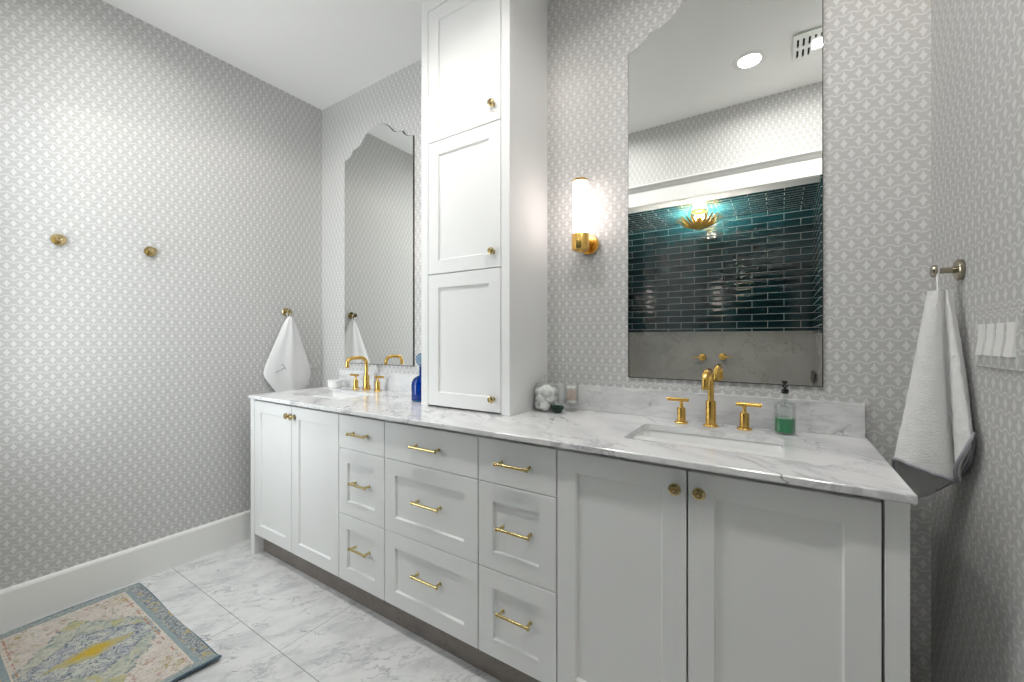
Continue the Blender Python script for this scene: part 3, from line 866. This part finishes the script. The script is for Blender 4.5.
# ------------------------------------------------------------------ hanging towels
def interp(tab, t):
    for a, b in zip(tab, tab[1:]):
        if t <= b[0]:
            k = (t - a[0]) / (b[0] - a[0]); k = max(0, min(1, k))
            return [p + (q_ - p) * k for p, q_ in zip(a[1:], b[1:])]
    return list(tab[-1][1:])

# small white towel on the left wall, hung by a corner loop (kite outline)
tl = thing('hand_towel', 'smooth white hand towel with grey embroidery hanging beside the left mirror', 'towel', (0, -0.25, 0.78))
rows = [(0.0, 1.362, -0.256, -0.236), (0.03, 1.345, -0.272, -0.220), (0.12, 1.295, -0.298, -0.197), (0.6, 1.050, -0.398, -0.113), (0.68, 1.005, -0.408, -0.101), (0.74, 0.975, -0.400, -0.098),
        (0.86, 0.905, -0.350, -0.115), (1.0, 0.79, -0.262, -0.225)]
bm = bmesh.new(); N, Mv = 56, 60; rings = []
for i in range(Mv + 1):
    t_ = i / Mv
    z, ya, yb = interp(rows, t_)
    ring = []
    for k in range(N):
        a = 2 * PI * k / N
        u = math.cos(a)                         # -1..1 across
        y = (ya + yb) / 2 + (yb - ya) / 2 * u
        front = math.sin(a)
        amp = 0.004 + 0.010 * math.sin(min(1, t_ * 1.4) * PI * 0.5)
        fold = 0.003 * math.sin(u * 4.2 + 0.6) * min(1, t_ * 2) + 0.002 * math.sin(u * 9 + 2 * t_)
        x = 0.022 + 0.012 * (1 - t_) + (amp + (fold if front > 0 else 0) + 0.010 * (1 - u * u)) * (abs(front) ** 0.6) * (1 if front > 0 else -0.45)
        z2 = z + 0.0015 * noise.noise(Vector((y * 30, z * 30, 1)))
        ring.append(bm.verts.new((x, y + 0.25, z2 - 0.78)))
    rings.append(ring)
for a, b in zip(rings, rings[1:]):
    for k in range(N):
        bm.faces.new((a[k], a[(k + 1) % N], b[(k + 1) % N], b[k]))
bm.faces.new(rings[0]); bm.faces.new(rings[-1][::-1])
ob('cloth', bm, MT['towel_smooth'], tl, True)
ob('hanging_loop', TUBE([(0.030, -0.006 + 0.0, 0.575), (0.034, -0.016, 0.600), (0.034, -0.010, 0.6235), (0.034, 0.000, 0.6245), (0.034, 0.006, 0.600), (0.030, 0.002, 0.575)], 0.0022, 8), MT['towel_smooth'], tl, True)
# embroidery marks
bm = bmesh.new()
tube(bm, [(0.062, -0.100, 0.225), (0.064, -0.078, 0.238), (0.066, -0.052, 0.252)], 0.0035, 8)
tube(bm, [(0.066, -0.068, 0.275), (0.067, -0.056, 0.270), (0.067, -0.046, 0.255), (0.067, -0.042, 0.243)], 0.0028, 8)
ob('embroidery', bm, MT['greytrim'], tl, True)

# thick towel on the right wall: open folded cloth ring, seen from the front left
tr = thing('bath_towel', 'thick white terry towel with grey edging hanging on the right wall', 'towel', (3.0635, -0.27, 0.78))
# control columns around the ring: (x, y, z_bottom) at the hem and top point
HEM = [(2.962, -0.285, 0.908), (2.985, -0.315, 0.905), (3.020, -0.325, 0.893), (3.052, -0.322, 0.882), (3.074, -0.296, 0.872),
       (3.068, -0.312, 0.885), (3.056, -0.360, 0.925), (3.064, -0.380, 0.965), (3.074, -0.382, 0.995), (3.084, -0.355, 1.000), (3.090, -0.330, 0.95),
       (3.088, -0.27, 0.885), (3.078, -0.215, 0.845), (3.055, -0.195, 0.815), (3.028, -0.190, 0.795), (3.000, -0.205, 0.800), (2.975, -0.240, 0.850)]
MID = [(2.996, -0.280), (3.006, -0.300), (3.028, -0.306), (3.050, -0.296), (3.062, -0.274),
       (3.064, -0.284), (3.060, -0.312), (3.062, -0.322), (3.070, -0.322), (3.080, -0.305), (3.086, -0.30),
       (3.086, -0.27), (3.080, -0.235), (3.062, -0.222), (3.038, -0.225), (3.015, -0.235), (3.000, -0.258)]
TOP = [(3.030, -0.262), (3.036, -0.272), (3.044, -0.276), (3.052, -0.274), (3.058, -0.266),
       (3.059, -0.264), (3.060, -0.267), (3.062, -0.269), (3.064, -0.268), (3.067, -0.264), (3.070, -0.260),
       (3.076, -0.258), (3.072, -0.248), (3.060, -0.242), (3.048, -0.242), (3.038, -0.246), (3.031, -0.254)]
TZ = 1.338
def cr(P, s):
    n_ = len(P); i = int(math.floor(s)) % n_; f = s - math.floor(s)
    p0, p1, p2, p3 = [Vector(P[(i + k) % n_]) for k in (-1, 0, 1, 2)]
    return 0.5 * ((2 * p1) + (p2 - p0) * f + (2 * p0 - 5 * p1 + 4 * p2 - p3) * f * f + (3 * p1 - p0 - 3 * p2 + p3) * f ** 3)
bm = bmesh.new(); NS, MV = 136, 90; grid = []
hem_pts = []
for i in range(MV + 1):
    t_ = i / MV
    ring = []
    for k in range(NS):
        s = k / NS * len(HEM)
        h = cr(HEM, s); m_ = cr([(*p, 0) for p in MID], s); tp = cr([(*p, 0) for p in TOP], s)
        z = TZ + (h.z - TZ) * t_
        # quadratic through top (t=0), mid (t=.5), hem (t=1)
        l0, l1, l2 = 2 * (t_ - .5) * (t_ - 1), -4 * t_ * (t_ - 1), 2 * t_ * (t_ - .5)
        x = tp.x * l0 + m_.x * l1 + h.x * l2; y = tp.y * l0 + m_.y * l1 + h.y * l2
        nz = noise.noise(Vector((x * 45, y * 45, z * 38))) * 0.0022 + noise.noise(Vector((x * 260, y * 260, z * 260))) * 0.0011
        p = Vector((x + nz, y + nz, z + nz))
        ring.append(bm.verts.new(p - Vector((3.06, -0.27, 0.78))))
        if i == MV: hem_pts.append(p - Vector((3.06, -0.27, 0.78)))
    grid.append(ring)
for a, b in zip(grid, grid[1:]):
    for k in range(NS):
        bm.faces.new((a[k], a[(k + 1) % NS], b[(k + 1) % NS], b[k]))
bm.faces.new(grid[0])
cl = ob('cloth', bm, MT['towel'], tr, True)
sm = cl.modifiers.new('thick', 'SOLIDIFY'); sm.thickness = 0.007; sm.offset = -1
ob('edging', TUBE(hem_pts + [hem_pts[0]], 0.0036, 8, caps=False), MT['greytrim'], tr, True)
ob('hanging_loop', TUBE([(-0.014, -0.002, 0.552), (-0.013, 0.006, 0.590), (-0.010, 0.014, 0.616), (-0.010, 0.024, 0.617), (-0.010, 0.020, 0.58), (-0.008, 0.010, 0.552)], 0.0028, 8), MT['towel_smooth'], tr, True)

# ------------------------------------------------------------------ wall plates
sp = thing('switch_plate', 'wallpapered four-gang switch plate with white rockers on the right wall', 'switch', (RW, -0.4615, 1.2155))
ob('plate', BOX(-0.006, -0.0003, -0.107, 0.107, -0.060, 0.060, bevel=0.002), MT['plate'], sp)
for k in range(4):
    yy = 0.069 - 0.046 * k
    bm = bmesh.new()
    vs = [bm.verts.new(p) for p in ((-0.006, yy - 0.0165, -0.0335), (-0.006, yy + 0.0165, -0.0335), (-0.006, yy + 0.0165, 0.0335), (-0.006, yy - 0.0165, 0.0335),
                                     (-0.0125, yy - 0.0165, -0.0335), (-0.0125, yy + 0.0165, -0.0335), (-0.0085, yy + 0.0165, 0.0), (-0.0085, yy - 0.0165, 0.0),
                                     (-0.0075, yy + 0.0165, 0.0335), (-0.0075, yy - 0.0165, 0.0335))]
    for f in ((4, 5, 6, 7), (7, 6, 8, 9), (0, 1, 5, 4), (3, 9, 8, 2), (0, 3, 2, 1), (1, 2, 8, 6, 5), (0, 4, 7, 9, 3)):
        bm.faces.new([vs[i] for i in f])
    ob('rocker', bm, MT['switch'], sp)
op = thing('outlet_plate', 'small wallpapered outlet plate beside the hanging white towel on the left wall', 'outlet', (0, -0.062, 1.072))
ob('plate', BOX(0.0003, 0.006, -0.036, 0.036, -0.060, 0.060, bevel=0.002), MT['plate'], op)
ob('socket', BOX(0.006, 0.0085, -0.0165, 0.0165, -0.0335, 0.0335, bevel=0.001), MT['plate'], op)

# ------------------------------------------------------------------ rug
RX0, RX1, RY0, RY1 = 0.045, 0.935, -1.522, -1.006
rcx, rcy = (RX0 + RX1) / 2, (RY0 + RY1) / 2
bm = bmesh.new(); nx, ny = 120, 80; V = []
for layer in (0, 1):
    L_ = []
    for j in range(ny + 1):
        row = []
        for i in range(nx + 1):
            u, v = i / nx, j / ny
            x, y = -0.445 + 0.89 * u, -0.258 + 0.516 * v
            x += 0.004 * math.sin(v * 7 + 1) + (0.010 * max(0, v - 0.80) / 0.2 * u ** 4)
            y += 0.003 * math.sin(u * 9)
            lift = 0.0
            if u > 0.95: lift = 0.013 * ((u - 0.95) / 0.05) ** 1.5 * (0.35 + 0.65 * v)
            z = (0.009 + 0.0006 * noise.noise(Vector((x * 90, y * 90, 0))) if layer == 0 else 0.0015) + lift
            row.append(bm.verts.new((x, y, z)))
        L_.append(row)
    V.append(L_)
for j in range(ny):
    for i in range(nx):
        bm.faces.new((V[0][j][i], V[0][j][i + 1], V[0][j + 1][i + 1], V[0][j + 1][i]))
        bm.faces.new((V[1][j][i], V[1][j + 1][i], V[1][j + 1][i + 1], V[1][j][i + 1]))
for j in range(ny):
    for i in (0, nx): bm.faces.new((V[0][j][i], V[0][j + 1][i], V[1][j + 1][i], V[1][j][i]))
for i in range(nx):
    for j in (0, ny): bm.faces.new((V[0][j][i], V[0][j][i + 1], V[1][j][i + 1], V[1][j][i]))
rug = ob('rug', bm, MT['rug'], smooth=True, loc=(rcx, rcy, 0))
tag(rug, 'small faded blue, cream and gold patterned rug on the marble floor', 'rug')

# ------------------------------------------------------------------ things in the tiled alcove (seen in the right mirror)
CHX, CHY = 2.172, -1.93
ch = thing('flush_chandelier', 'gold leaf-petal bowl ceiling light glowing under the green tiles, seen in the right mirror', 'ceiling light', (CHX, CHY, AZ))
ob('canopy', LATHE([(0, -0.0005), (0.055, -0.0005), (0.056, -0.006), (0.040, -0.014), (0.012, -0.018), (0.010, -0.05), (0, -0.05)], 32), MT['gold'], ch, True)
ob('bulb', LATHE([(0, -0.045), (0.018, -0.048), (0.034, -0.062), (0.034, -0.075), (0.018, -0.092), (0, -0.096)], 24), MT['bulb'], ch, True)
def leaf(a, tilt, r0, r1, z0, z1, wd_):
    bm = bmesh.new(); n_ = 8; top = []; bot = []
    for i in range(n_ + 1):
        t_ = i / n_
        r = r0 + (r1 - r0) * t_
        z = z0 + (z1 - z0) * (t_ ** 1.9)
        hw = wd_ * math.sin(PI * min(0.98, 0.10 + 0.86 * t_)) ** 0.8
        row = []
        for s, dz in ((-1, 0.003), (0, 0.0), (1, 0.003)):
            row.append(Vector((r, s * hw, z + dz)))
        top.append([bm.verts.new(Matrix.Rotation(a, 3, 'Z') @ p) for p in row])
        bot.append([bm.verts.new(Matrix.Rotation(a, 3, 'Z') @ (p - Vector((0, 0, 0.0012)))) for p in row])
    for i in range(n_):
        for k in (0, 1):
            bm.faces.new((top[i][k], top[i + 1][k], top[i + 1][k + 1], top[i][k + 1]))
            bm.faces.new((bot[i][k], bot[i][k + 1], bot[i + 1][k + 1], bot[i + 1][k]))
        for k in (0, 2): bm.faces.new((top[i][k], bot[i][k], bot[i + 1][k], top[i + 1][k]))
    bm.faces.new(top[0] + bot[0][::-1]); bm.faces.new(top[-1] + bot[-1][::-1])
    return bm
for ringn, (n_, r0, r1, z0, z1, wd_) in enumerate(((22, 0.006, 0.176, -0.138, -0.060, 0.0105), (22, 0.010, 0.155, -0.134, -0.040, 0.0090), (14, 0.004, 0.100, -0.140, -0.075, 0.010))):
    for k in range(n_):
        ob('leaf', leaf(2 * PI * (k + 0.5 * (ringn % 2)) / n_, 0, r0, r1, z0 - 0.003 * ringn, z1, wd_), MT['gold'], ch, True)
ob('finial', LATHE([(0, -0.150), (0.006, -0.148), (0.008, -0.142), (0.004, -0.130), (0.004, -0.09), (0, -0.09)], 16), MT['gold'], ch, True)
add_light('lamp', 'POINT', CHAND_POWER, (1.0, 0.94, 0.86), (0, 0, -0.075), ch, shadow_soft_size=0.045)

def valve(x, z, s, label, lever=True):
    t = thing('shower_valve', label, 'valve', (x, AY + 0.0045, z), group='brass shower valves')
    ob('escutcheon', LATHE([(0, 0), (0.030, 0), (0.031, 0.003), (0.029, 0.008), (0.014, 0.010), (0.013, 0.040), (0.011, 0.043), (0, 0.043)], 28, axis_m((0, 0, 0), (0, 1, 0))), MT['brass'], t, True)
    ob('lever', TUBE([(0, 0.034, 0), (s * 0.03, 0.036, 0.0), (s * 0.075, 0.036, -0.004)], [0.007, 0.006, 0.005], 14), MT['brass'], t, True)
valve(2.146, 1.058, -1, 'brass shower lever on grey marble seen in the right mirror, its lever pointing left')
valve(2.306, 1.066, 1, 'brass shower lever on grey marble seen in the right mirror, its lever pointing right')
sc_ = ob('corner_shelf', bmesh.new(), MT['green'])
bm = bmesh.new()
prof = [(0.0, 0.0), (0.0, -0.075)] + [(0.40 * math.sin(a), -0.075 + -0.06 * math.sin(a * 2) * 0.3 + 0.075 * (1 - math.cos(a))) for a in [PI / 2 * i / 8 for i in range(1, 9)]]
va = [bm.verts.new((0, y, z)) for y, z in prof]; vb = [bm.verts.new((-0.012, y, z)) for y, z in prof]
for i in range(len(prof)):
    j = (i + 1) % len(prof)
    if (va[i].co - va[j].co).length > 1e-6:
        bm.faces.new((va[i], va[j], vb[j], vb[i]))
bm.faces.new(va[::-1]); bm.faces.new(vb)
bm.to_mesh(sc_.data); bm.free()
sc_.data.materials.clear(); sc_.data.materials.append(MT['black'])
sc_.location = (AX1 - 0.0005, AY + 0.006, 0.975)
tag(sc_, 'small dark curved shelf in the marble alcove, at the right mirror\'s lower right corner', 'shelf')
